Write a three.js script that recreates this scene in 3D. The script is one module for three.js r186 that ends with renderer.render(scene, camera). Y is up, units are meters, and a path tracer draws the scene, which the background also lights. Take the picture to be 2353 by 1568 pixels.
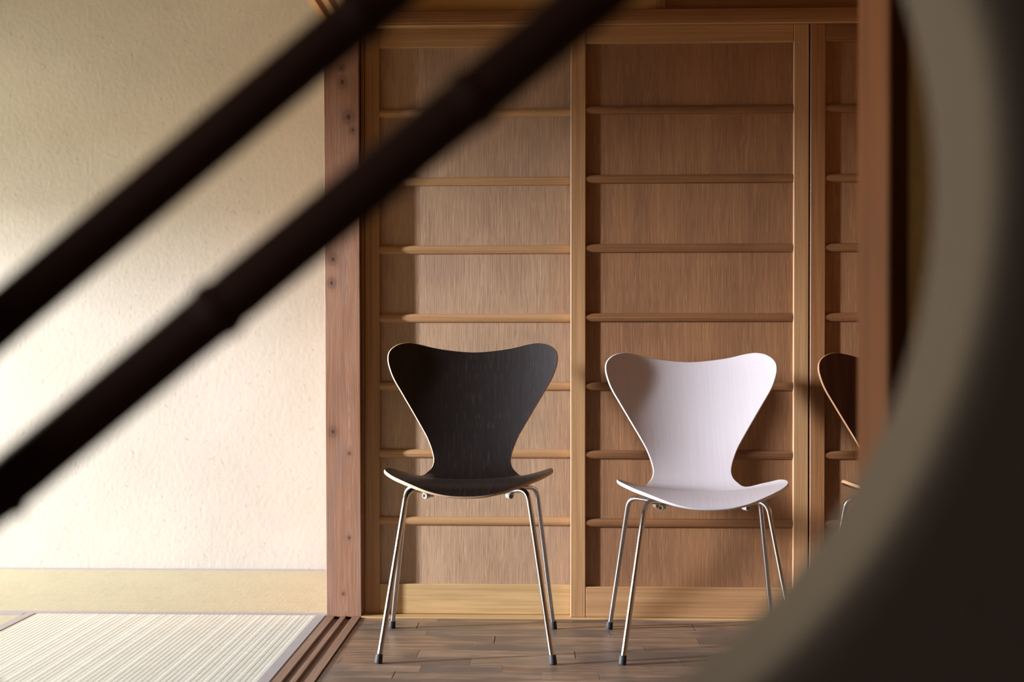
import * as THREE from 'three';
import { RectAreaLightUniformsLib } from 'three/addons/lights/RectAreaLightUniformsLib.js';
import { mergeGeometries, mergeVertices } from 'three/addons/utils/BufferGeometryUtils.js';

// ------------------------------------------------------------------ camera, light, exposure
const W = 2353, HH = 1568, FPX = 3000;
const scene = new THREE.Scene();
const camera = new THREE.PerspectiveCamera(2 * Math.atan(HH / 2 / FPX) * 180 / Math.PI, W / HH, 0.05, 60);
camera.position.set(0, 0.79, 0);
camera.rotation.order = 'YXZ';
camera.rotation.set(-0.5 * Math.PI / 180, 2 * Math.PI / 180, 0);
camera.setViewOffset(W, HH, 36.5, -72, W, HH);          // lens shift
camera.userData.fStop = 2.0;
camera.focus = 3.72;
scene.add(camera);

const renderer = new THREE.WebGLRenderer({ antialias: true });
renderer.toneMapping = THREE.LinearToneMapping;
renderer.toneMappingExposure = 1.0;
renderer.shadowMap.enabled = true;

scene.background = new THREE.Color().setRGB(0.9, 0.97, 1.08);
scene.backgroundIntensity = 0.6;

RectAreaLightUniformsLib.init();
function areaLight(name, color, intensity, w, h, pos, target) {
  const l = new THREE.RectAreaLight(new THREE.Color().setRGB(...color), intensity, w, h);
  l.name = name; l.position.set(...pos); l.lookAt(...target); l.castShadow = true; scene.add(l); return l;
}
// the bright gap of sky beyond the garden, low and far to the left
areaLight('garden_sky_gap', [0.97, 0.99, 1.12], 2650, 0.45, 1.2, [-14, 2.78, -0.36], [-0.6, 0.8, -4.0]);
areaLight('garden_sky_glow', [0.97, 0.99, 1.12], 640, 0.45, 2.8, [-14.02, 2.85, -0.36], [-0.6, 0.8, -4.0]);
// added fill lamps at the open side; the far strip spares the doors
areaLight('veranda_fill_far', [1.0, 0.92, 0.72], 76, 0.75, 1.7, [-4.88, 0.88, -4.38], [0, 0.88, -4.38]);
areaLight('veranda_fill_near', [1.0, 0.88, 0.66], 2, 1.6, 1.7, [-3.22, 0.86, -3.1], [0, 0.86, -3.1]);
// weak added fill for the near wall, set in an unseen invented window
areaLight('near_wall_fill', [1.0, 0.92, 0.88], 14, 1.0, 0.9, [-3.235, 0.8, 0.8], [0, 0.8, 0.8]);

// ------------------------------------------------------------------ noise and textures
function rng(seed) { let a = seed >>> 0; return () => { a = (a + 0x6D2B79F5) | 0; let t = Math.imul(a ^ (a >>> 15), 1 | a); t = (t + Math.imul(t ^ (t >>> 7), 61 | t)) ^ t; return ((t ^ (t >>> 14)) >>> 0) / 4294967296; }; }
function hash(x, y, s) { let h = Math.imul(x, 374761393) + Math.imul(y, 668265263) + Math.imul(s, 2246822519); h = Math.imul(h ^ (h >>> 13), 1274126177); return ((h ^ (h >>> 16)) >>> 0) / 4294967296; }
function vnoise(x, y, px, py, s) {            // periodic value noise
  const xi = Math.floor(x), yi = Math.floor(y); let fx = x - xi, fy = y - yi;
  fx = fx * fx * (3 - 2 * fx); fy = fy * fy * (3 - 2 * fy);
  const x0 = ((xi % px) + px) % px, x1 = (x0 + 1) % px, y0 = ((yi % py) + py) % py, y1 = (y0 + 1) % py;
  const a = hash(x0, y0, s), b = hash(x1, y0, s), c = hash(x0, y1, s), d = hash(x1, y1, s);
  return a + (b - a) * fx + (c - a) * fy + (a - b - c + d) * fx * fy;
}
function fbm(u, v, fx, fy, s, o = 4) { let r = 0, a = 0.5, t = 0; for (let i = 0; i < o; i++) { r += a * vnoise(u * fx, v * fy, fx, fy, s + i * 17); t += a; a *= 0.5; fx *= 2; fy *= 2; } return r / t; }
const clamp = (x, a = 0, b = 1) => Math.min(b, Math.max(a, x));
const sstep = (a, b, x) => { x = clamp((x - a) / (b - a)); return x * x * (3 - 2 * x); };
const mix3 = (a, b, t) => [a[0] + (b[0] - a[0]) * t, a[1] + (b[1] - a[1]) * t, a[2] + (b[2] - a[2]) * t];
const enc = c => 255 * (c <= 0.0031308 ? 12.92 * c : 1.055 * Math.pow(c, 1 / 2.4) - 0.055);
function dataTex(w, h, fn, srgb = true, wrapY = true) {   // fn(u, v) -> linear [r,g,b] or a number
  const d = new Uint8Array(w * h * 4);
  for (let j = 0; j < h; j++) for (let i = 0; i < w; i++) {
    let c = fn((i + 0.5) / w, (j + 0.5) / h, i, j); const k = (j * w + i) * 4;
    if (typeof c === 'number') c = [c, c, c];
    for (let n = 0; n < 3; n++) d[k + n] = srgb ? clamp(enc(clamp(c[n])), 0, 255) : clamp(c[n]) * 255;
    d[k + 3] = 255;
  }
  const t = new THREE.DataTexture(d, w, h, THREE.RGBAFormat);
  t.magFilter = THREE.LinearFilter; t.minFilter = THREE.LinearMipmapLinearFilter; t.generateMipmaps = true;
  t.wrapS = t.wrapT = THREE.RepeatWrapping; if (srgb) t.colorSpace = THREE.SRGBColorSpace; t.needsUpdate = true; return t;
}
const scaled = (t, sx, sy) => { const c = t.clone(); c.repeat.set(1 / sx, 1 / sy); c.needsUpdate = true; return c; };

// wood: u runs across the grain, v along it. Tones are given for each use.
function woodFn(seed, lo, hi, o = {}) {
  const { broad = 6, fibre = 110, flecks = 0.3, fleckCol = hi, patch = 0, patchCol = lo, bands = 0 } = o;
  return (u, v) => {
    const wob = fbm(u, v, 3, 2, seed + 5, 2) * 0.06;
    const b = fbm(u + wob, v, broad, 2, seed, 3);
    const f = fbm(u + wob * 0.4, v, fibre, o.fv ?? 5, seed + 31, 3);
    let t = 0.45 + (o.kb ?? 0.75) * (b - 0.5) + (o.kf ?? 1.1) * (f - 0.5);
    if (bands) { const w = (u * bands + 2.2 * fbm(u, v, 3, 1, seed + 77, 2)); const r = w - Math.floor(w); t -= 0.28 * Math.pow(r, 5); }
    let c = mix3(lo, hi, clamp(t));
    if (flecks) { const n = fbm(u + 0.035 * fbm(u, v, 16, 7, seed + 9, 2), v, o.fu ?? 110, 13, seed + 53, 2); c = mix3(c, fleckCol, flecks * sstep(0.64, 0.76, n)); const n2 = fbm(u, v, (o.fu ?? 110) + 10, 15, seed + 71, 2); c = mix3(c, mix3(lo, [0, 0, 0], 0.25), flecks * sstep(0.6, 0.78, n2)); }
    if (patch) { const p = fbm(u, v, 3, 5, seed + 91, 4); c = mix3(c, patchCol, patch * sstep(0.5, 0.72, p)); }
    return c;
  };
}
const fibreBump = dataTex(512, 512, (u, v) => 0.6 * fbm(u, v, 90, 5, 3, 3) + 0.4 * fbm(u, v, 200, 16, 8, 2), false);

function woodMat(name, tex, sx, sy, rough, bump = 0.0003, extra = {}) {
  const m = new THREE.MeshPhysicalMaterial({ map: scaled(tex, sx, sy), roughness: rough, bumpMap: scaled(fibreBump, 0.25, 0.8), bumpScale: bump, ...extra });
  m.name = name; return m;
}
const panelTexA = dataTex(1024, 1024, woodFn(11, [0.285, 0.160, 0.078], [0.535, 0.350, 0.195], { flecks: 0.34, fleckCol: [0.60, 0.36, 0.17], patch: 0.3, patchCol: [0.31, 0.19, 0.125], fibre: 200, fv: 12, kf: 0.55, kb: 0.7, fu: 170 }));
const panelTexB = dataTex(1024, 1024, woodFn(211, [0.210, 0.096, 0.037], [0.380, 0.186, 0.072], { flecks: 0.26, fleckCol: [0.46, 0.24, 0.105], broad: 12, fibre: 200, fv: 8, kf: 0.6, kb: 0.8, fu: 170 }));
const frameTex = dataTex(512, 1024, woodFn(41, [0.375, 0.200, 0.080], [0.560, 0.335, 0.155], { flecks: 0.1, broad: 5, fibre: 60, bands: 5 }));
const railTex = dataTex(512, 1024, woodFn(57, [0.42, 0.265, 0.108], [0.59, 0.40, 0.180], { flecks: 0.15, fleckCol: [0.40, 0.24, 0.12], broad: 4, fibre: 50 }));
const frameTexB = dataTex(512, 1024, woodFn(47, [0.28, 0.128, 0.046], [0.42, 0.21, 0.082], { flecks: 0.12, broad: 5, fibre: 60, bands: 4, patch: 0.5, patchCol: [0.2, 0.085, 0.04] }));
const sillTex = dataTex(512, 1024, woodFn(141, [0.145, 0.080, 0.050], [0.27, 0.165, 0.112], { flecks: 0.3, broad: 5, fibre: 60, patch: 0.3, patchCol: [0.2, 0.1, 0.06] }));
const floorTex = dataTex(1024, 1024, woodFn(77, [0.105, 0.073, 0.050], [0.29, 0.207, 0.145], { flecks: 0.6, fleckCol: [0.36, 0.22, 0.12], broad: 8, fibre: 70, patch: 0.85, patchCol: [0.10, 0.078, 0.066] }));
const M = {};
M.panelA = woodMat('stained_plywood', panelTexA, 0.6, 0.62, 0.62, 0.0004, { ior: 1.9 });
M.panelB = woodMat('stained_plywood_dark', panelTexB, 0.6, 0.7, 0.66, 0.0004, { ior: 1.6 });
M.frame = woodMat('door_frame_wood', frameTex, 0.22, 1.3, 0.5);
M.frameB = woodMat('door_frame_wood_dark', frameTexB, 0.22, 1.3, 0.5);  // shared darker wood; on the third door it dims by colour
M.rail = woodMat('pale_rail_wood', railTex, 0.3, 1.0, 0.5);
M.batten = woodMat('batten_wood', frameTex, 0.12, 1.1, 0.5);
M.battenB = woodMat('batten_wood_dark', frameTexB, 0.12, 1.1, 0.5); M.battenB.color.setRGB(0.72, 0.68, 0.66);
M.sill = woodMat('track_wood', sillTex, 0.16, 0.9, 0.55, 0.0004);
M.lintel = woodMat('lintel_wood', frameTexB, 0.2, 0.9, 0.6);
M.floor = [0, 1, 2, 3].map(k => { const m = woodMat('floor_board_' + k, floorTex, 0.45, 1.1, 0.42, 0.0003); m.color.setRGB(...[[1.18, 1.18, 1.2], [0.9, 0.95, 1.0], [1.08, 1.03, 0.98], [1.02, 1.06, 1.1]][k]); return m; });
M.jamb = woodMat('jamb_wood', frameTexB, 0.12, 1.5, 0.6); M.jamb.color.setRGB(0.39, 0.265, 0.15); M.jamb.specularIntensity = 0.3;
M.ceiling = woodMat('ceiling_wood', sillTex, 0.3, 1.5, 0.7);
M.gap = new THREE.MeshStandardMaterial({ name: 'gap', color: new THREE.Color().setRGB(0.01, 0.008, 0.006), roughness: 1 });

// the knotty post: rings that flow round its knots; v = 0 is its foot (2.05 m a tile)
const KN = [[0.50, 0.072 / 2.05, 0.006], [0.68, 0.245 / 2.05, 0.007], [0.70, 0.505 / 2.05, 0.007], [0.22, 0.572 / 2.05, 0.017], [0.20, 1.030 / 2.05, 0.016], [0.25, 1.103 / 2.05, 0.018], [0.55, 1.648 / 2.05, 0.019], [0.52, 1.69 / 2.05, 0.012], [0.72, 1.54 / 2.05, 0.022], [0.84, 1.50 / 2.05, 0.012]];
const postTex = dataTex(256, 2048, (u, v) => {
  let x = u * 0.105, y = v * 2.05, warp = 0, dark = 0, core = 0, halo = 0;
  for (const [ku, kv, r] of KN) {
    const dx = x - ku * 0.105, dy = y - kv * 2.05, d = Math.hypot(dx, dy * 0.8);
    warp += Math.sign(dx) * r * 1.1 * Math.exp(-Math.pow(dy / (r * 6), 2)) * Math.exp(-Math.abs(dx) / (r * 3.5));
    core = Math.max(core, sstep(r * 0.38, r * 0.2, d)*(r>0.01?0.75:1)); halo = Math.max(halo, sstep(r * 1.05, r * 0.8, d) * (0.5 + 0.5 * Math.sin(d * 1900)));
    dark = Math.max(dark, 0.8 * Math.exp(-Math.pow(d / (r * 1.3), 2)));
  }
  const w = x - warp;
  const px = w + 0.006 * (fbm(u, v, 2, 9, 400, 3) - 0.5), cath = (y + 0.22 * fbm(u, v, 2, 6, 405, 2) + 330 * Math.pow(px - 0.056 - 0.010 * Math.sin(y * 2.1 + 1), 2)) / 0.075;
  const ring = cath - Math.floor(cath);
  const f = fbm(u - warp / 0.105, v, 40, 14, 411, 3), b = fbm(u, v, 3, 9, 420, 3);
  let c = mix3([0.24, 0.120, 0.065], [0.405, 0.25, 0.165], clamp(0.5 + 1.0 * (b - 0.5) + 0.9 * (f - 0.5)));
  c = mix3(c, [0.36, 0.135, 0.048], 0.9 * Math.pow(ring, 2) * sstep(1.0, 0.9, ring));
  const smoke = fbm(u, v, 2, 7, 450, 4); c = mix3(c, [0.24, 0.15, 0.115], 0.55 * sstep(0.5, 0.7, smoke));
  c = mix3(c, [0.17, 0.075, 0.04], dark * 0.7); c = mix3(c, [0.10, 0.045, 0.025], 0.6 * halo); c = mix3(c, [0.018, 0.01, 0.008], core);
  return c;
});
M.post = new THREE.MeshPhysicalMaterial({ name: 'knotty_post_wood', map: scaled(postTex, 0.105, 2.05), roughness: 0.55, bumpMap: scaled(fibreBump, 0.2, 0.9), bumpScale: 0.0004 });

// straw-mixed earthen plaster
function plasterArrays(n, seed, strong, faint) {
  const rnd = rng(seed), a = new Float32Array(n * n), h = new Float32Array(n * n);
  const stroke = (k, dep, len, wid) => {
    const x0 = rnd() * n, y0 = rnd() * n, ang = Math.PI / 2 + (rnd() - 0.5) * 2.4, cv = (rnd() - 0.5) * 0.6;
    for (let s = 0; s < len; s += 0.5) {
      const an = ang + cv * s / len, cx = x0 + Math.cos(an) * s, cy = y0 + Math.sin(an) * s, ww = wid * (0.6 + 0.4 * Math.sin(Math.PI * s / len));
      for (let j = -2; j <= 2; j++) for (let i = -2; i <= 2; i++) {
        const X = Math.floor(cx) + i, Y = Math.floor(cy) + j, d = Math.hypot(X + 0.5 - cx, Y + 0.5 - cy), w = clamp(1.2 - d / ww) * k; if (w <= 0) continue;
        const q = (((Y % n) + n) % n) * n + ((X % n) + n) % n; a[q] = Math.max(a[q], w); h[q] = Math.max(h[q], w * dep);
      }
    }
  };
  for (let i = 0; i < faint; i++) stroke(0.10 + 0.18 * rnd(), 0.5, 5 + 11 * rnd(), 1.0 + 0.9 * rnd());
  for (let i = 0; i < strong; i++) stroke(0.35 + 0.6 * rnd(), 1, 9 + 18 * rnd(), 1.2 + 1.0 * rnd());
  return [a, h];
}
const PN = 2048, [strawA, strawH] = plasterArrays(PN, 91, 480, 8000);
const plasterTex = dataTex(PN, PN, (u, v, i, j) => {
  const m = fbm(u, v, 5, 5, 501, 4), g = hash(i, j, 9) * 0.5 + 0.5 * vnoise(u * 500, v * 500, 500, 500, 33);
  let c = mix3([0.388, 0.372, 0.322], [0.452, 0.438, 0.388], clamp(0.5 + 1.3 * (m - 0.5) + 0.35 * (g - 0.5)));
  return mix3(c, [0.17, 0.115, 0.055], 0.8 * strawA[j * PN + i]);
});
const plasterBump = dataTex(1024, 1024, (u, v, i, j) => clamp(0.35 + 0.45 * (fbm(u, v, 150, 110, 601, 3) - 0.5) + 0.12 * (fbm(u, v, 20, 20, 610, 3) - 0.5) + 0.35 * strawH[j * 2 * PN + i * 2]), false);
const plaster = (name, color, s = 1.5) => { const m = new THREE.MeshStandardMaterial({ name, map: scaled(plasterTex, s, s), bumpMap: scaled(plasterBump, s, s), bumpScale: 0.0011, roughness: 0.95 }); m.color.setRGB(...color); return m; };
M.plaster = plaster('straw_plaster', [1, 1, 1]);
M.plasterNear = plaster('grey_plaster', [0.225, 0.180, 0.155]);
M.plasterOchre = plaster('ochre_plaster', [1.95, 1.5, 0.8]);

// tatami
const rushTex = dataTex(1024, 1024, (u, v) => {      // u along the mat's length, v across
  const f = fbm(u, v, 300, 24, 701, 2), b = fbm(u, v, 6, 5, 710, 4), g = fbm(u, v, 90, 90, 720, 2);
  return mix3([0.32, 0.297, 0.200], [0.425, 0.402, 0.285], clamp(0.5 + 0.9 * (f - 0.5) + 0.35 * (b - 0.5) + 0.4 * (g - 0.5)));
});
const rushPale = dataTex(1024, 1024, (u, v) => {
  const f = fbm(u, v, 300, 24, 731, 2), b = fbm(u, v, 6, 5, 740, 4), g = fbm(u, v, 90, 90, 750, 2);
  return mix3([0.42, 0.43, 0.375], [0.545, 0.555, 0.50], clamp(0.5 + 0.9 * (f - 0.5) + 0.35 * (b - 0.5) + 0.4 * (g - 0.5)));
});
const clothTex = dataTex(512, 512, (u, v) => mix3([0.24, 0.225, 0.23], [0.32, 0.30, 0.31], clamp(0.5 + 1.2 * (fbm(u, v, 128, 128, 801, 2) - 0.5) + 0.5 * (fbm(u, v, 6, 20, 810, 3) - 0.5))));
M.rushGold = new THREE.MeshStandardMaterial({ name: 'rush_golden', map: scaled(rushTex, 0.5, 0.5), roughness: 0.75, bumpMap: scaled(fibreBump, 0.12, 0.3), bumpScale: 0.0005 });
M.rushPale = new THREE.MeshStandardMaterial({ name: 'rush_pale', map: scaled(rushPale, 0.5, 0.5), roughness: 0.75, bumpMap: scaled(fibreBump, 0.12, 0.3), bumpScale: 0.0004 });
M.cloth = new THREE.MeshStandardMaterial({ name: 'grey_border_cloth', map: scaled(clothTex, 0.12, 0.12), roughness: 0.9 });

// chairs
const ashDark = dataTex(1024, 1024, (u, v) => { const w = 0.03 * fbm(u, v, 3, 2, 905, 2), f = fbm(u + w, v, 160, 8, 901, 3), p = fbm(u + w, v, 250, 30, 920, 2); return mix3(mix3([0.004, 0.0024, 0.002], [0.011, 0.006, 0.005], f), [0.035, 0.026, 0.024], 0.5 * sstep(0.66, 0.8, p)); });
const ashWhite = dataTex(1024, 1024, (u, v) => { const w = 0.10 * fbm(u, v, 3, 2, 935, 2), f = fbm(u + w, v, 90, 3, 931, 3), p = fbm(u + w, v, 150, 6, 940, 2); return mix3(mix3([0.58, 0.54, 0.545], [0.63, 0.59, 0.595], f), [0.55, 0.51, 0.515], 0.3 * sstep(0.58, 0.78, p)); });
const walnut = dataTex(512, 1024, (u, v) => { const w = 0.05 * fbm(u, v, 3, 2, 965, 2), f = fbm(u + w, v, 26, 2, 961, 4); return mix3([0.022, 0.006, 0.003], [0.075, 0.020, 0.009], clamp(0.5 + 1.6 * (f - 0.5))); });
const plyTex = (a, b, s) => dataTex(256, 64, (u, v) => mix3(a, b, clamp(0.5 + 0.5 * Math.sin(v * Math.PI * 2 * 3.5) * 0.5 + 0.8 * (fbm(u, v, 40, 3, s, 2) - 0.5))));
const poreBump = dataTex(512, 512, (u, v) => 1 - sstep(0.55, 0.8, fbm(u + 0.04 * fbm(u, v, 3, 2, 951, 2), v, 110, 6, 950, 2)), false);
const chairMat = (name, tex, rough, bump, extra) => { const m = new THREE.MeshPhysicalMaterial({ map: scaled(tex, 0.5, 0.9), roughness: rough, bumpMap: scaled(poreBump, 0.11, 0.22), bumpScale: bump, ...extra }); m.name = name; return m; };
M.shellBlack = chairMat('black_stained_ash', ashDark, 0.42, 0.000018, { ior: 1.55 });
M.shellWhite = chairMat('white_stained_ash', ashWhite, 0.52, 0.00002, {});
M.shellWalnut = chairMat('red_brown_veneer', walnut, 0.5, 0.0001, { specularIntensity: 0.5 });
M.plyBlack = new THREE.MeshStandardMaterial({ name: 'ply_edge', map: plyTex([0.50, 0.33, 0.19], [0.68, 0.48, 0.30], 971), roughness: 0.55 });
M.plyWhite = new THREE.MeshStandardMaterial({ name: 'painted_edge', color: new THREE.Color().setRGB(0.72, 0.68, 0.68), roughness: 0.5 });
M.plyWalnut = new THREE.MeshStandardMaterial({ name: 'ply_edge_tan', map: plyTex([0.27, 0.14, 0.065], [0.38, 0.21, 0.10], 981), roughness: 0.55 });
M.chrome = new THREE.MeshStandardMaterial({ name: 'chrome', color: new THREE.Color().setRGB(0.62, 0.625, 0.65), metalness: 1, roughness: 0.11 });
M.rubber = new THREE.MeshStandardMaterial({ name: 'black_rubber', color: new THREE.Color().setRGB(0.012, 0.013, 0.017), roughness: 0.65 });
M.buffer = new THREE.MeshStandardMaterial({ name: 'grey_plastic', color: new THREE.Color().setRGB(0.5, 0.48, 0.45), roughness: 0.4 });

const bambooTex = dataTex(256, 1024, (u, v) => mix3([0.016, 0.0055, 0.0028], [0.048, 0.016, 0.008], clamp(0.5 + 1.5 * (fbm(u, v, 12, 3, 990, 4) - 0.5))));
M.bamboo = new THREE.MeshPhysicalMaterial({ name: 'smoked_bamboo', map: bambooTex, roughness: 0.6, specularIntensity: 0.5 });

// ------------------------------------------------------------------ builders
const used = {};
function numbered(n) { if (!(n in used)) { used[n] = 0; return n; } return n + '_' + String(++used[n]).padStart(3, '0'); }
function mesh(name, geo, mat, parent = scene) {
  const m = new THREE.Mesh(geo, mat); m.name = parent === scene ? numbered(name) : name; m.castShadow = m.receiveShadow = true; parent.add(m); return m;
}
function tag(o, label, category, group, kind) { o.userData.label = label; o.userData.category = category; if (group) o.userData.group = group; if (kind) o.userData.kind = kind; return o; }
function base(name, pos = [0, 0, 0], ry = 0) { const g = new THREE.Group(); g.name = numbered(name); g.position.set(...pos); g.rotation.y = ry; scene.add(g); return g; }

// a box given by two corners, its edges chamfered; uv in metres with v along the grain axis
const rnd = rng(2024);
function boxUV(geo, grain, ou, ov) {
  const p = geo.attributes.position, n = geo.attributes.normal, uv = new Float32Array(p.count * 2);
  for (let i = 0; i < p.count; i++) {
    const P = [p.getX(i), p.getY(i), p.getZ(i)], N = [Math.abs(n.getX(i)), Math.abs(n.getY(i)), Math.abs(n.getZ(i))];
    const others = [0, 1, 2].filter(k => k !== grain); let a = others[0], b = grain;
    if (N[grain] > 0.8) { a = others[0]; b = others[1]; } else a = N[others[0]] < N[others[1]] ? others[0] : others[1];
    uv[2 * i] = P[a] + ou; uv[2 * i + 1] = P[b] + ov;
  }
  geo.setAttribute('uv', new THREE.BufferAttribute(uv, 2)); return geo;
}
function box(x0, x1, y0, y1, z0, z1, ch = 0.002, grain = 1, ou = rnd() * 3, ov = rnd() * 5) {
  const lo = [Math.min(x0, x1), Math.min(y0, y1), Math.min(z0, z1)], hi = [Math.max(x0, x1), Math.max(y0, y1), Math.max(z0, z1)];
  const V = [], tri = (a, b, c) => V.push(...a, ...b, ...c);
  ch = Math.min(ch, ...[0, 1, 2].map(k => (hi[k] - lo[k]) * 0.45));
  const pt = (sx, sy, sz, face) => { const s = [sx, sy, sz]; return [0, 1, 2].map(k => { const e = s[k] > 0 ? hi[k] : lo[k]; return k === face ? e : e - s[k] * ch; }); };
  const c = lo.map((l, k) => (l + hi[k]) / 2);
  const poly = pts => { // orient outwards
    const a = new THREE.Vector3(...pts[0]), b = new THREE.Vector3(...pts[1]), d = new THREE.Vector3(...pts[2]);
    const nn = b.clone().sub(a).cross(d.clone().sub(a)), m = pts.reduce((s, p) => s.map((q, k) => q + p[k] / pts.length), [0, 0, 0]);
    if (nn.dot(new THREE.Vector3(m[0] - c[0], m[1] - c[1], m[2] - c[2])) < 0) pts.reverse();
    for (let i = 1; i < pts.length - 1; i++) tri(pts[0], pts[i], pts[i + 1]);
  };
  const S = [-1, 1];
  for (let k = 0; k < 3; k++) for (const s of S) { // faces
    const o = [0, 1, 2].filter(q => q !== k), mk = (a, b) => { const v = [0, 0, 0]; v[k] = s; v[o[0]] = a; v[o[1]] = b; return pt(...v, k); };
    poly([mk(-1, -1), mk(1, -1), mk(1, 1), mk(-1, 1)]);
  }
  if (ch > 0) {
    for (let k = 0; k < 3; k++) { const o = [0, 1, 2].filter(q => q !== k); for (const a of S) for (const b of S) { // edges along k
      const mk = (t, f) => { const v = [0, 0, 0]; v[k] = t; v[o[0]] = a; v[o[1]] = b; return pt(...v, f); };
      poly([mk(-1, o[0]), mk(1, o[0]), mk(1, o[1]), mk(-1, o[1])]); } }
    for (const a of S) for (const b of S) for (const d of S) poly([pt(a, b, d, 0), pt(a, b, d, 1), pt(a, b, d, 2)]);
  }
  const g = new THREE.BufferGeometry(); g.setAttribute('position', new THREE.Float32BufferAttribute(V, 3)); g.computeVertexNormals();
  return boxUV(g, grain, ou, ov);
}
// an outline in (a, b) swept along an axis
function prism(pts, from, to, place, grain) {
  const sh = new THREE.Shape(pts.map(p => new THREE.Vector2(p[0], p[1])));
  const g = new THREE.ExtrudeGeometry(sh, { depth: to - from, bevelEnabled: false }); g.translate(0, 0, from); place(g);
  const h = g.index ? g.toNonIndexed() : g; h.computeVertexNormals(); return boxUV(h, grain, rnd() * 3, rnd() * 5);
}

// ------------------------------------------------------------------ the setting
const XL = -4.9, XR = 1.75, CEIL = 2.4;
// floor boards of the wooden part: rows run along x
const floor = base('floor'); tag(floor, 'grey brown wooden board floor under the three chairs', 'floor', null, 'structure');
{
  const rowEdges = [-3.985, -3.930, -3.832, -3.737, -3.644, -3.552, -3.463, -3.381, -3.303, -3.228];
  while (rowEdges[rowEdges.length - 1] < -2.1) rowEdges.push(rowEdges[rowEdges.length - 1] + 0.09);
  const px = (x, r) => (x - 1245) * -(rowEdges[r] + rowEdges[r + 1]) / 2 / 3000;
  const joints = { 0: [1005, 1450], 1: [959, 1593], 2: [981, 1401], 3: [1137, 1603], 4: [1086, 1480], 5: [960, 1322], 6: [780, 1081, 1560], 7: [966, 1155, 1500], 8: [903, 1247, 1376] };
  const wide = new Set([959, 1137, 1322, 903, 1593]);
  for (let r = 0; r < rowEdges.length - 1; r++) {
    let xs = joints[r] ? joints[r].map(x => [px(x, r), wide.has(x)]) : [[-0.4 + rnd() * 0.5, false], [0.3 + rnd() * 0.4, false]];
    let e = xs[xs.length - 1][0]; while (e < XR - 0.9) { e += 0.45 + 0.4 * rnd(); xs.push([e, rnd() < 0.3]); }
    xs = [[-0.5545, false], ...xs, [XR, false]];
    for (let i = 0; i < xs.length - 1; i++) {
      const x0 = xs[i][0] + (xs[i][1] ? 0.0011 : 0.0002), x1 = xs[i + 1][0] - (xs[i + 1][1] ? 0.0011 : 0.0002), dy = -rnd() * 0.0004;
      mesh('board', box(x0, x1, -0.018, dy, rowEdges[r] + 0.0001, rowEdges[r + 1] - 0.0001, 0.0004, 0), M.floor[Math.floor(rnd() * 4)], floor);
    }
  }
  mesh('subfloor', box(XL, XR, -0.12, -0.0185, -5.0, 2.1, 0, 0), M.gap, floor);
  mesh('near_boards', box(XL, XR, -0.018, -0.0005, rowEdges[rowEdges.length - 1] + 0.001, 2.05, 0.001, 0), M.floor[1], floor);
}
const slab = (name, label, g, mat, cat = 'wall') => tag(mesh(name, g, mat), label, cat, null, 'structure');
// plaster wall behind the mats
slab('wall_far', 'pale straw flecked earthen plaster wall behind the rush mats', box(XL - 0.1, -0.56, 0, CEIL, -4.99, -4.885, 0, 1, 0.31, 0.2), M.plaster);
slab('wall_return', 'dark boarded return wall hidden behind the knotty post', box(-0.655, -0.575, 0, CEIL, -4.885, -4.105, 0, 1), M.lintel);
// left wall: open to the garden up to its lintel
{
  const w = base('wall_left'); tag(w, 'plaster wall left of the mats with a low wide garden opening', 'wall', null, 'structure');
  mesh('upper_wall', box(XL - 0.1, XL, 1.88, CEIL, -4.885, 2.05, 0, 1), M.plaster, w);
  mesh('lintel', box(XL - 0.11, XL + 0.01, 1.80, 1.88, -4.885, 2.05, 0.003, 2), M.lintel, w);
  mesh('added_light_stop', box(XL - 0.10, XL - 0.085, 1.60, 1.80, -4.78, -3.18, 0.001, 2), M.lintel, w);  // added unseen strip, lowers the light cutoff on the far plaster wall
  mesh('side_wall', box(XL - 0.1, XL, 0, 1.80, -2.10, 2.05, 0, 1), M.plaster, w);
  mesh('opening_post', box(XL - 0.105, XL + 0.005, 0, 1.80, -4.885, -4.78, 0.003, 1), M.lintel, w);
}
{
  const w = base('wall_inner'); tag(w, 'wooden posts and head beam between the mats and the veranda', 'wall', null, 'structure');
  mesh('head_beam', box(-3.36, -3.24, 1.76, 1.86, -4.885, 2.05, 0.003, 2), M.lintel, w);
  mesh('upper_wall', box(-3.34, -3.26, 1.88, CEIL, -4.885, 2.05, 0, 1), M.plaster, w);
  mesh('post', box(-3.36, -3.24, 0, 1.76, -2.15, -2.03, 0.003, 1), M.lintel, w);
  mesh('side_wall', box(-3.34, -3.26, 0, 1.76, -2.03, 0.30, 0, 1), M.plaster, w);
  mesh('side_wall', box(-3.34, -3.26, 0, 1.76, 1.30, 2.05, 0, 1), M.plaster, w);
  mesh('side_wall', box(-3.34, -3.26, 0, 0.35, 0.30, 1.30, 0, 1), M.plaster, w);
  mesh('side_wall', box(-3.34, -3.26, 1.25, 1.76, 0.30, 1.30, 0, 1), M.plaster, w);
}
slab('wall_right', 'dark boarded wall closing the board floored room on its right', box(XR, XR + 0.1, -0.02, CEIL, -4.2, 2.05, 0, 1), M.lintel);
{
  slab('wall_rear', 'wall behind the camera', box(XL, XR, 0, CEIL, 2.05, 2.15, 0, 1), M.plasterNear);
}
slab('ceiling', 'dark wooden ceiling over the rooms', box(XL - 0.1, XR + 0.1, CEIL, CEIL + 0.1, -5.0, 2.15, 0, 2), M.ceiling, 'ceiling');
slab('ground', 'pale garden ground outside the opening', box(-20, XL - 0.1, -0.35, -0.25, -10, 8, 0, 0), M.plasterNear, 'ground');

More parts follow.
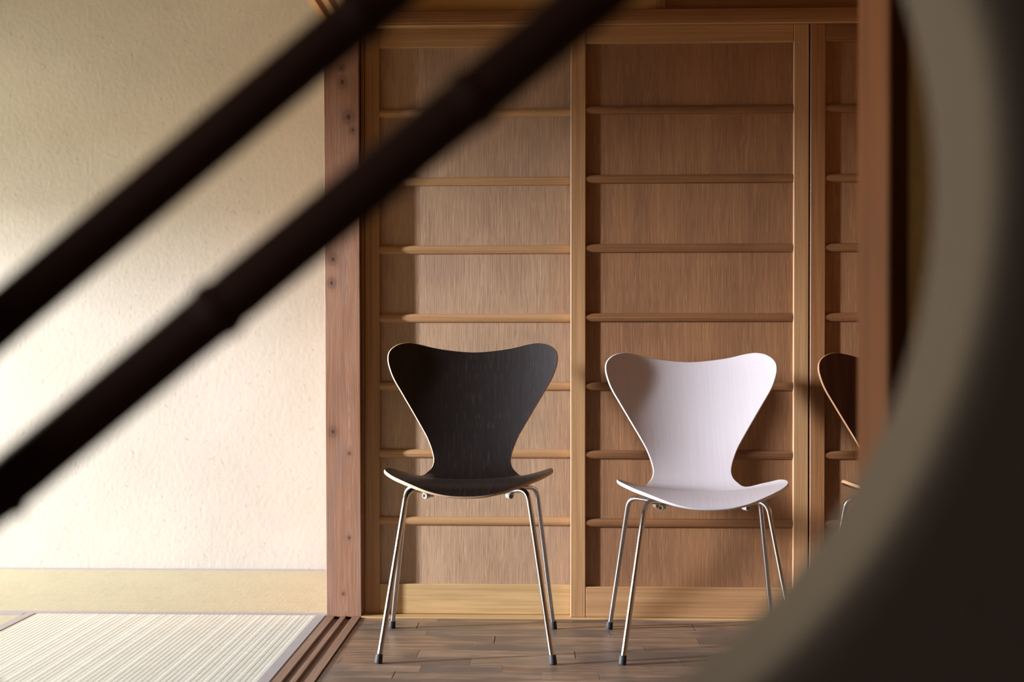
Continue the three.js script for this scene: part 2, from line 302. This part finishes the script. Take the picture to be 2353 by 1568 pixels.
// the near wall with its round window
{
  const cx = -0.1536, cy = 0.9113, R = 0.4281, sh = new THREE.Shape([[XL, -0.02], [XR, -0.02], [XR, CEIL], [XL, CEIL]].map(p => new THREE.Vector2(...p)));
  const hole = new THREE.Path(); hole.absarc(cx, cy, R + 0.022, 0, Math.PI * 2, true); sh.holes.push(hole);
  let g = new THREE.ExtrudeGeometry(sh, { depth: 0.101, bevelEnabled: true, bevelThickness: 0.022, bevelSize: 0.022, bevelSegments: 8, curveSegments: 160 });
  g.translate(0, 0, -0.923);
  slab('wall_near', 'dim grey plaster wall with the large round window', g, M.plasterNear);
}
// partition with its jamb, seen past the rim of the round window
{
  const w = base('wall_partition'); tag(w, 'ochre plaster partition with a brown wooden jamb beside the third chair', 'wall', null, 'structure');
  mesh('plaster_face', box(0.5226, XR, 0, CEIL, -2.0, -1.888, 0, 1), M.plasterOchre, w);
  mesh('bounce_absorber', box(0.5226, XR, 0, CEIL, -2.045, -2.0, 0, 1), M.lintel, w);  // added unseen lining, dark to cut light bounced onto the doors
  mesh('jamb', box(0.4931, 0.5226, 0, CEIL, -2.06, -1.88, 0.003, 1), M.jamb, w);
}
// post
{
  const p = mesh('trim_1', box(-0.0535, 0.0535, 0, 2.39, -0.105, 0, 0.0007, 1, 0.0535, 0), M.post);
  p.position.set(-0.6095, 0.0, -4.0); p.rotation.z = 0.0042;
  tag(p, 'square knotty reddish wooden post between plaster wall and sliding doors', 'post', null, 'structure');
}
// grooved floor track and grooved head track between mats and boards
{
  const x0 = -0.665, o = [[0, 0.0035], [0.027, 0.0035], [0.027, -0.006], [0.047, -0.006], [0.047, 0.0035], [0.062, 0.0035], [0.062, -0.006], [0.083, -0.006], [0.083, 0.0035], [0.1075, 0.0035], [0.1075, -0.018], [0, -0.018]];
  tag(mesh('trim_2', prism(o.map(([a, b]) => [a + x0, b]), -4.0, -1.9, () => {}, 2), M.sill), 'brown wooden floor track with two grooves between mats and boards', 'door track', null, 'structure');
  const k = [[0, 1.813], [0.022, 1.813], [0.022, 1.829], [0.042, 1.829], [0.042, 1.813], [0.060, 1.813], [0.060, 1.829], [0.082, 1.829], [0.082, 1.813], [0.1075, 1.813], [0.1075, 1.86], [0, 1.86]];
  tag(mesh('trim_3', prism(k.map(([a, b]) => [a + x0, b]), -4.0, -1.9, () => {}, 2), M.frame), 'brown wooden head track with two grooves above the floor track', 'door track', null, 'structure');
  slab('wall_transom', 'short plaster wall above the grooved head track', box(-0.64, -0.58, 1.86, CEIL, -4.0, -1.9, 0, 1), M.plasterOchre);
}
tag(mesh('trim_8', box(-0.5585, -0.5502, 0.004, 1.8135, -4.12, -4.022, 0.0006, 1), M.lintel), 'dark brown jamb strip between knotty post and first sliding door', 'jamb', null, 'structure');
// sill and lintel of the sliding doors, and what is above
tag(mesh('trim_4', box(-0.556, XR, -0.018, 0.004, -4.13, -3.985, 0.002, 0), M.rail), 'pale wooden sill under the sliding doors', 'sill', null, 'structure');
{
  const g = base('trim_5'); tag(g, 'dark wooden lintel above the sliding doors', 'lintel', null, 'structure');
  mesh('lintel_board', box(-0.556, XR, 1.8215, 1.8595, -4.13, -3.985, 0.002, 0), M.lintel, g);
  mesh('lintel_lip', box(-0.556, XR, 1.8135, 1.8215, -4.02, -3.987, 0.0015, 0), M.frame, g);
}
slab('wall_upper', 'dim ochre plaster strip above the door lintel', box(-0.556, 0.352, 1.8595, CEIL, -4.10, -4.02, 0, 1), M.plasterOchre);
tag(mesh('trim_6', box(0.352, 0.377, 1.8595, CEIL, -4.09, -3.995, 0.002, 1), M.frameB), 'short thin wooden stud above the door lintel', 'stud', null, 'structure');
slab('trim_7', 'dark wooden board above the lintel right of the thin stud', box(0.377, XR, 1.8595, CEIL, -4.09, -4.01, 0.002, 0), M.lintel, 'board');
slab('wall_door_back', 'wall closing the space behind the sliding doors', box(-0.556, XR, -0.02, CEIL, -4.25, -4.15, 0, 1), M.gap);

// sliding doors: battened plywood panels
const battenY = [0.293, 0.5025, 0.712, 0.923, 1.135, 1.3465, 1.558];
function halfRound(x0, x1, y, z, w = 0.027, d = 0.0115) {
  const pts = []; for (let i = 0; i <= 10; i++) { const a = Math.PI * i / 10; pts.push([Math.cos(a) * w / 2, Math.pow(Math.sin(a), 0.8) * d]); }
  const sh = new THREE.Shape(pts.map(p => new THREE.Vector2(...p)));
  let g = new THREE.ExtrudeGeometry(sh, { depth: x1 - x0, bevelEnabled: false, curveSegments: 10 });
  // (a, b, depth) -> (x = x0 + depth, y = y + a, z = z + b)
  const p = g.attributes.position; for (let i = 0; i < p.count; i++) { const a = p.getX(i), b = p.getY(i), c = p.getZ(i); p.setXYZ(i, x0 + c, y - a, z + b); }
  g.deleteAttribute('uv'); g.deleteAttribute('normal'); g = g.index ? g.toNonIndexed() : g;
  // flip so that faces point outwards, then smooth along the round
  const q = g.attributes.position.array; const mid = new THREE.Vector3((x0 + x1) / 2, y, z + d * 0.4), A = new THREE.Vector3(), B = new THREE.Vector3(), C = new THREE.Vector3();
  A.fromArray(q, 0); B.fromArray(q, 3); C.fromArray(q, 6);
  const cen = A.clone().add(B).add(C).divideScalar(3), nn = B.clone().sub(A).cross(C.clone().sub(A));
  if (nn.dot(cen.sub(mid)) < 0) for (let i = 0; i < q.length; i += 9) for (let k = 0; k < 3; k++) { const t = q[i + 3 + k]; q[i + 3 + k] = q[i + 6 + k]; q[i + 6 + k] = t; }
  g.computeVertexNormals();
  const n = g.attributes.normal, pp = g.attributes.position;
  for (let i = 0; i < n.count; i++) if (Math.abs(n.getX(i)) < 0.5 && pp.getZ(i) > z + 1e-5) { const dy = (pp.getY(i) - y) / (w * w / 4), dz = (pp.getZ(i) - z) / (d * d), l = Math.hypot(dy, dz); n.setXYZ(i, 0, dy / l, dz / l); }
  return boxUV(g, 0, rnd() * 3, rnd() * 5);
}
function door(n, x0, x1, zf, label, panelM, frameM, railM, battenM) {
  const d = base('door_' + n); tag(d, label, 'sliding door', null, 'structure');
  const st = 0.0455, zb = zf - 0.028, zp = zf - 0.0125, y0 = 0.0045, y1 = n === 1 ? 1.8205 : 1.8135;
  for (const [a, b] of [[x0, x0 + st], [x1 - st, x1]]) mesh('stile', box(a, b, y0, y1, zb, zf, 0.0016, 1), frameM, d);
  mesh('top_rail', box(x0 + st, x1 - st, 1.7595, y1, zb, zf - 0.0004, 0.002, 0), frameM === M.frame ? M.batten : M.battenB, d);
  mesh('bottom_rail', box(x0 + st, x1 - st, y0, 0.0975, zb, zf - 0.0004, 0.002, 0), railM, d);
  mesh('panel', box(x0 + st - 0.003, x1 - st + 0.003, 0.096, 1.762, zp - 0.006, zp, 0, 1), panelM, d);
  for (const y of battenY) mesh('batten', halfRound(x0 + st, x1 - st, y, zp, 0.027, 0.0115), battenM, d);
  return d;
}
door(1, -0.549, 0.173, -4.035, 'brown sliding door with seven half round battens behind the black chair', M.panelA, M.frame, M.rail, M.batten);
door(2, 0.0885, 0.8105, -4.0, 'brown sliding door with seven half round battens behind the white chair', M.panelB, M.frame, M.frame, M.battenB);
door(3, 0.8150, 1.537, -4.0, 'dim sliding door behind the red brown chair and the jamb', M.panelB, M.frameB, M.frameB, M.battenB);  // frame tone darkened to stand in for light falling off rightwards

// ------------------------------------------------------------------ rush mats: ribs run along the mat's length
function matGeo(len, wid, pitch, amp, top) {         // length along +x, width along +z, both from 0
  const nr = Math.round(wid / pitch), seg = 8, ny = nr * seg, nx = 2, V = [], N = [], U = [], I = [];
  for (let j = 0; j <= ny; j++) for (let i = 0; i <= nx; i++) {
    const t = j / seg, z = wid * j / ny, a = Math.abs(Math.sin(Math.PI * t)), y = top - amp * Math.pow(1 - a, 2.0);
    const sl = amp * 2 * (1 - a) * Math.sign(Math.sin(2 * Math.PI * t) || 0) * Math.abs(Math.cos(Math.PI * t)) * Math.PI / (wid / nr), l = Math.hypot(1, sl);
    V.push(len * i / nx, y, z); N.push(0, 1 / l, -sl / l); U.push(len * i / nx, z);
  }
  for (let j = 0; j < ny; j++) for (let i = 0; i < nx; i++) { const a = j * (nx + 1) + i, b = a + 1, c = a + nx + 1, d = c + 1; I.push(a, c, b, b, c, d); }
  const g = new THREE.BufferGeometry(); g.setAttribute('position', new THREE.Float32BufferAttribute(V, 3)); g.setAttribute('normal', new THREE.Float32BufferAttribute(N, 3)); g.setAttribute('uv', new THREE.Float32BufferAttribute(U, 2)); g.setIndex(I); return g;
}
const HERI = 0.031;
function tatami(label, pos, ry, len, wid, mat, amp) {
  const t = base('rush_mat', pos, ry); tag(t, label, 'tatami mat', 'rush mats on the floor left of the track');
  const top = 0.0032;
  mesh('weave', matGeo(len, wid - 2 * HERI + 0.004, 0.0150, amp, top).translate(0, 0, HERI - 0.002), mat, t);
  mesh('core', box(0.001, len - 0.001, -0.018, top - amp - 0.0008, 0.001, wid - 0.001, 0, 0), M.rushGold, t);
  for (const [a, b] of [[0, HERI], [wid - HERI, wid]]) mesh('border', box(0, len, -0.01, top + 0.0016, a, b, 0.001, 0), M.cloth, t);
  return t;
}
// far mat lies along x; near mat along z; third lies along x at the left
tatami('golden rush mat lying lengthwise along the plaster wall', [-2.49, 0, -4.884], 0, 1.824, 0.873, M.rushGold, 0.0002);
tatami('pale strongly ribbed rush mat beside the grooved floor track', [-1.607, 0, -2.187], Math.PI / 2, 1.822, 0.941, M.rushPale, 0.00034);
tatami('golden rush mat whose corner shows left of the ribbed mat', [-3.43, 0, -4.009], 0, 1.822, 0.91, M.rushGold, 0.0002);
slab('floor_mats', 'straw coloured mat floor of the rest of the mat room', box(XL, -0.668, -0.0175, -0.0004, -4.885, -1.9, 0, 0), M.rushGold, 'floor');

// ------------------------------------------------------------------ chairs
function polyCurve(pts, n, closed = false) { return new THREE.CatmullRomCurve3(pts.map(p => new THREE.Vector3(p[0], p[1], p[2] || 0)), closed, 'centripetal').getSpacedPoints(n); }
// side profile of the shell's middle, front lip to top: [z, y]
const prof = polyCurve([[0.249, 0.416], [0.238, 0.434], [0.222, 0.450], [0.195, 0.461], [0.15, 0.4675], [0.11, 0.467], [0.05, 0.4595], [-0.02, 0.448], [-0.085, 0.4395], [-0.135, 0.440], [-0.170, 0.4545], [-0.193, 0.485], [-0.208, 0.525], [-0.224, 0.585], [-0.243, 0.66], [-0.259, 0.73], [-0.272, 0.79], [-0.282, 0.84], [-0.29, 0.88]], 400);
const plen = [0]; for (let i = 1; i < prof.length; i++) plen.push(plen[i - 1] + prof[i].distanceTo(prof[i - 1]));
function profAt(s) {
  let i = 1; while (i < plen.length - 1 && plen[i] < s) i++;
  const t = (s - plen[i - 1]) / (plen[i] - plen[i - 1]), a = prof[i - 1], b = prof[i];
  const T = b.clone().sub(a).normalize();
  return { z: a.x + (b.x - a.x) * t, y: a.y + (b.y - a.y) * t, tz: T.x, ty: T.y };
}
const sOfZ = z => { for (let i = 1; i < prof.length; i++) if (prof[i].x <= z) return plen[i]; return plen[plen.length - 1]; };
const sOfY = y => { for (let i = 1; i < prof.length; i++) if (prof[i].x < -0.15 && prof[i].y >= y) return plen[i]; return plen[plen.length - 1]; };
const sFold = sOfZ(-0.172);
function shellPoint(x, s) {
  // average tangent over a short span so that the normals are smooth
  const c = profAt(s), e = 0.012, a = profAt(Math.max(0.0005, s - e)), b = profAt(Math.min(plen[plen.length - 1] - 0.0005, s + e));
  let tz = b.z - a.z, ty = b.y - a.y; const l = Math.hypot(tz, ty); tz /= l; ty /= l;
  const nz = ty, ny = -tz;                            // seat: up, back: forwards
  const k = s < sFold ? 0.33 + 0.50 * sstep(0.09, 0.34, s) - 0.38 * sstep(sFold - 0.07, sFold, s) : 0.45 + 0.35 * sstep(sFold, sFold + 0.16, s);
  const o = k * x * x * (1 - 0.9 * x * x);
  return new THREE.Vector3(x * (1 - 0.35 * k * k * x * x), c.y + ny * o, c.z + nz * o);
}
const seatPts = [[0, 0.238], [0.06, 0.235], [0.115, 0.224], [0.158, 0.203], [0.190, 0.172], [0.214, 0.130], [0.2285, 0.080], [0.232, 0.025], [0.226, -0.030], [0.208, -0.080], [0.180, -0.117], [0.152, -0.138]];
const backPts = [[0.130, 0.4575], [0.1165, 0.474], [0.1120, 0.495], [0.1160, 0.5176], [0.1325, 0.559], [0.1475, 0.5867], [0.1755, 0.6316], [0.2105, 0.687], [0.2335, 0.725], [0.2445, 0.7475], [0.2535, 0.782], [0.2495, 0.807], [0.2285, 0.8275], [0.198, 0.836], [0.165, 0.8325], [0.120, 0.825], [0.0687, 0.8175], [0, 0.8135]];
const half = [...seatPts.map(([x, z]) => [x, sOfZ(z)]), ...backPts.map(([x, y]) => [x, sOfY(y)])];
// split the half outline at the front corner and at the ear
const halfM = [[-half[1][0], half[1][1]], ...half, [-half[half.length - 2][0], half[half.length - 2][1]]];
const hcAll = new THREE.CatmullRomCurve3(halfM.map(p => new THREE.Vector3(p[0], p[1], 0)), false, 'centripetal').getSpacedPoints(1400), hc = hcAll.filter(p => p.x >= 0);
hc[0].x = 0; hc[hc.length - 1].x = 0;
const near = (x, s) => { let b = 0, d = 9; hc.forEach((p, i) => { const q = Math.hypot(p.x - x, p.y - s); if (q < d) { d = q; b = i; } }); return b; };
const iA = near(0.190, sOfZ(0.172)), iB = near(0.2495, sOfY(0.807));
const resample = (pts, n) => { const L = [0]; for (let i = 1; i < pts.length; i++) L.push(L[i - 1] + pts[i].distanceTo(pts[i - 1])); const out = []; let k = 1; for (let i = 0; i <= n; i++) { const d = L[L.length - 1] * i / n; while (k < L.length - 1 && L[k] < d) k++; const t = (d - L[k - 1]) / (L[k] - L[k - 1]); out.push(pts[k - 1].clone().lerp(pts[k], clamp(t))); } return out; };
const NU = 56, NV = 110;
const mirror = p => new THREE.Vector3(-p.x, p.y, 0);
const frontE = resample([...hc.slice(0, iA + 1).reverse().map(mirror), ...hc.slice(1, iA + 1)], NU);
const topE = resample([...hc.slice(iB).map(mirror), ...hc.slice(iB, hc.length - 1).reverse()], NU);
const rightE = resample(hc.slice(iA, iB + 1), NV);
const flat = [];
for (let j = 0; j <= NV; j++) { const v = j / NV; flat.push([]); for (let i = 0; i <= NU; i++) {
  const u = i / NU, l = mirror(rightE[j]), r = rightE[j], f = frontE[i], t = topE[i];
  const P = c => l[c] * (1 - u) + r[c] * u + f[c] * (1 - v) + t[c] * v - (frontE[0][c] * (1 - u) * (1 - v) + frontE[NU][c] * u * (1 - v) + topE[0][c] * (1 - u) * v + topE[NU][c] * u * v);
  flat[j].push([P('x'), Math.max(0.0006, P('y'))]); } }
function shellNormal(x, s) {
  const e = 0.002, a = shellPoint(x + e, s).sub(shellPoint(x - e, s)), b = shellPoint(x, s + e).sub(shellPoint(x, Math.max(0.0002, s - e)));
  return a.cross(b).normalize();                       // +x cross along s: checked below
}
function shellGeometry(th = 0.0045) {
  const geos = [];
  const sgn = shellNormal(0, sOfZ(0.05)).y > 0 ? 1 : -1;
  const mids = [], nors = []; for (const row of flat) { mids.push([]); nors.push([]); for (const [x, s] of row) { mids[mids.length - 1].push(shellPoint(x, s)); nors[nors.length - 1].push(shellNormal(x, s).multiplyScalar(sgn)); } }
  for (const side of [1, -1]) {
    const V = [], N = [], U = [], I = [];
    flat.forEach((row, j) => row.forEach(([x, s], i) => { const n = nors[j][i], p = mids[j][i].clone().addScaledVector(n, side * th); V.push(p.x, p.y, p.z); N.push(n.x * side, n.y * side, n.z * side); U.push(x + (side > 0 ? 0.3 : 1.1), s); }));
    const w = NU + 1; for (let j = 0; j < NV; j++) for (let i = 0; i < NU; i++) { const a = j * w + i, b = a + 1, c = a + w, d = c + 1; if (side * sgn > 0) I.push(a, b, c, b, d, c); else I.push(a, c, b, b, c, d); }
    const g = new THREE.BufferGeometry(); g.setAttribute('position', new THREE.Float32BufferAttribute(V, 3)); g.setAttribute('normal', new THREE.Float32BufferAttribute(N, 3)); g.setAttribute('uv', new THREE.Float32BufferAttribute(U, 2)); g.setIndex(I); geos.push(g);
  }
  // rim
  const loop = []; for (let i = 0; i < NU; i++) loop.push([0, i]); for (let j = 0; j < NV; j++) loop.push([j, NU]); for (let i = NU; i > 0; i--) loop.push([NV, i]); for (let j = NV; j > 0; j--) loop.push([j, 0]);
  const V = [], N = [], U = [], I = []; let len = 0; const K = 5;
  for (let k = 0; k <= loop.length; k++) {
    const [j, i] = loop[k % loop.length], p = mids[j][i], n = nors[j][i];
    const q = loop[(k + 1) % loop.length], r = loop[(k - 1 + loop.length) % loop.length], tan = mids[q[0]][q[1]].clone().sub(mids[r[0]][r[1]]).normalize();
    const out = tan.clone().cross(n).normalize(); if (k > 0) { const pr = loop[k - 1]; len += p.distanceTo(mids[pr[0]][pr[1]]); }
    for (let m = 0; m < K; m++) { const a = (m / (K - 1) - 0.5) * Math.PI * 0.98, off = out.clone().multiplyScalar(0.0016 * Math.cos(a)), h = th * (Math.abs(m / (K - 1) - 0.5) < 0.4 ? (m - 2) * 0.42 : Math.sign(m - 2)); const P = p.clone().addScaledVector(n, h).add(off); const nn = out.clone().multiplyScalar(Math.cos(a * 0.6)).addScaledVector(n, Math.sin(a * 0.6)).normalize(); V.push(P.x, P.y, P.z); N.push(nn.x, nn.y, nn.z); U.push(len * 2, m / (K - 1)); }
  }
  for (let k = 0; k < loop.length; k++) for (let m = 0; m < K - 1; m++) { const a = k * K + m, b = a + 1, c = a + K, d = c + 1; I.push(a, c, b, b, c, d); }
  const rim = new THREE.BufferGeometry(); rim.setAttribute('position', new THREE.Float32BufferAttribute(V, 3)); rim.setAttribute('normal', new THREE.Float32BufferAttribute(N, 3)); rim.setAttribute('uv', new THREE.Float32BufferAttribute(U, 2)); rim.setIndex(I);
  return [mergeGeometries(geos), rim];
}
const [shellG, rimG] = shellGeometry();
// a bent tube through corner points, each corner rounded
function bentTube(pts, radii, r, name) {
  const P = pts.map(p => new THREE.Vector3(...p)), path = [P[0]];
  for (let i = 1; i < P.length - 1; i++) {
    const a = P[i - 1].clone().sub(P[i]).normalize(), b = P[i + 1].clone().sub(P[i]).normalize(), A = P[i].clone().addScaledVector(a, radii[i - 1]), B = P[i].clone().addScaledVector(b, radii[i - 1]);
    for (let t = 0; t <= 10; t++) { const u = t / 10; path.push(A.clone().multiplyScalar((1 - u) * (1 - u)).addScaledVector(P[i], 2 * u * (1 - u)).addScaledVector(B, u * u)); }
  }
  path.push(P[P.length - 1]);
  const cv = new THREE.CurvePath(); for (let i = 1; i < path.length; i++) cv.add(new THREE.LineCurve3(path[i - 1], path[i]));
  return new THREE.TubeGeometry(cv, 90, r, 16, false);
}
function footGeo() { const pr = [[0, 0], [0.0085, 0], [0.0102, 0.0015], [0.0100, 0.010], [0.0093, 0.0232], [0.0082, 0.0246], [0.0072, 0.0246], [0.0072, 0.021], [0, 0.021]].map(p => new THREE.Vector2(...p)); return new THREE.LatheGeometry(pr, 24); }
function ringGeo(l = 0.02) { const pr = [[0.0038, 0], [0.0072, 0], [0.0078, 0.0008], [0.0078, l - 0.0008], [0.0072, l], [0.0038, l], [0.0038, 0]].map(p => new THREE.Vector2(...p)); const g = new THREE.LatheGeometry(pr, 20); g.rotateX(Math.PI / 2); g.translate(0, 0, -l / 2); return g; }
const footG = footGeo(), ringG = ringGeo();
const hubG = new THREE.LatheGeometry([[0, 0], [0.05, 0], [0.062, 0.004], [0.066, 0.012], [0.066, 0.024], [0, 0.024]].map(p => new THREE.Vector2(...p)), 40);
function makeChair(name, label, drop, shellM, rimM, rimLabel, pos, ry) {
  const c = base(name, pos, ry); tag(c, label, 'chair', 'moulded plywood chairs in a row before the sliding doors');
  const shell = mesh('seat_shell', shellG, shellM, c); shell.position.y = -drop;
  const rim = mesh('shell_edge', rimG, rimM, shell); rim.userData.label = rimLabel;
  for (const sx of [-1, 1]) for (const front of [true, false]) {
    const foot = front ? [sx * 0.228, 0, 0.226] : [sx * 0.2388, 0, -0.224];
    const corner = front ? [sx * 0.1610, 0.4475 - drop, 0.135] : [sx * 0.1865, 0.430 - drop, -0.135];
    const hub = [sx * 0.045, front ? 0.424 - drop : 0.418 - drop, front ? 0.025 : -0.03];
    const dir = new THREE.Vector3(...corner).sub(new THREE.Vector3(...foot)).normalize();
    const start = new THREE.Vector3(...foot).addScaledVector(dir, 0.012);
    const leg = mesh('leg', bentTube([start.toArray(), corner, hub], [0.034], 0.0071), M.chrome, c);
    const f = mesh('rubber_foot', footG, M.rubber, leg); f.position.set(...foot); f.quaternion.setFromUnitVectors(new THREE.Vector3(0, 1, 0), dir.clone().lerp(new THREE.Vector3(0, 1, 0), 0.35).normalize());
    const t = front ? 0.42 : 0.52, bp = new THREE.Vector3(...corner).lerp(new THREE.Vector3(...hub), t);
    const b = mesh('stacking_buffer', ringG, M.buffer, leg); b.position.set(bp.x, bp.y - 0.0125, bp.z); b.rotation.set(0.05, sx * (front ? 0.5 : -0.35), 0);
  }
  const hubM = mesh('hub_cover', hubG, M.chrome, c); hubM.position.set(0, 0.412 - drop, -0.003);
  return c;
}
makeChair('plywood_chair', 'black stained plywood chair with pale edges in front of the first door', 0, M.shellBlack, M.plyBlack, 'pale bare plywood edge', [-0.2005, 0, -3.6165], 0.012);
makeChair('plywood_chair', 'white plywood chair with chrome legs, middle of the row', 0.03, M.shellWhite, M.plyWhite, 'white painted plywood edge', [0.4375, 0, -3.622], 0.0);
makeChair('plywood_chair', 'red brown plywood chair with tan edges half hidden by the jamb', 0.03, M.shellWalnut, M.plyWalnut, 'tan bare plywood edge', [1.058, 0, -3.622], 0.0);

// ------------------------------------------------------------------ smoked bamboo poles across the round window
function bambooPole(label, p0, p1, nodes, r0, r1) {
  const A = new THREE.Vector3(...p0), B = new THREE.Vector3(...p1), L = A.distanceTo(B), dir = B.clone().sub(A).normalize();
  const pr = [new THREE.Vector2(0.0001, 0)]; const n = 220;
  for (let i = 0; i <= n; i++) {
    const d = L * i / n; let r = r0 + (r1 - r0) * i / n;
    for (const k of nodes) { const q = (d - k) / 0.0045; r += 0.0034 * Math.exp(-q * q) - 0.0012 * Math.exp(-Math.pow((d - k - 0.009) / 0.004, 2)) + 0.0007 * Math.exp(-Math.pow((d - k) / 0.03, 2)); }
    pr.push(new THREE.Vector2(r, d));
  }
  pr.push(new THREE.Vector2(0.0001, L));
  const g = base('bamboo_pole', p0); g.quaternion.setFromUnitVectors(new THREE.Vector3(0, 1, 0), dir);
  tag(g, label, 'bamboo pole', 'bamboo poles slanting across the round window');
  mesh('culm', new THREE.LatheGeometry(pr, 36), M.bamboo, g);
  for (const k of nodes) { const t = mesh('node_ring', new THREE.TorusGeometry(r0 + (r1 - r0) * k / L + 0.0018, 0.0013, 10, 40), M.bamboo, g); t.rotation.x = Math.PI / 2; t.position.y = k; }
  return g;
}
{
  const ext = (a, b, e0, e1) => { const A = new THREE.Vector3(...a), B = new THREE.Vector3(...b), d = B.clone().sub(A).normalize(); return [A.clone().addScaledVector(d, -e0).toArray(), B.clone().addScaledVector(d, e1).toArray(), e0]; };
  const zb = -0.968;
  let [a, b] = ext([-0.4069, 0.8213, zb], [-0.1221, 1.0581, zb], 0.33, 0.62);
  const at = (a, p) => Math.hypot(p[0] - a[0], p[1] - a[1]);
  bambooPole('upper of two dark smoked bamboo poles, its node near the top edge', a, b, [at(a, [-0.1341, 1.0479]), at(a, [-0.43, 0.80])], 0.0202, 0.0186);
  [a, b] = ext([-0.4074, 0.6927, zb], [0.0363, 1.0566, zb], 0.33, 0.5);
  bambooPole('lower of two dark smoked bamboo poles with a clear node ring', a, b, [at(a, [-0.2430, 0.8312]), at(a, [-0.4024, 0.6884]), at(a, [-0.0516, 0.986])], 0.0212, 0.0205);
}

renderer.render(scene, camera);
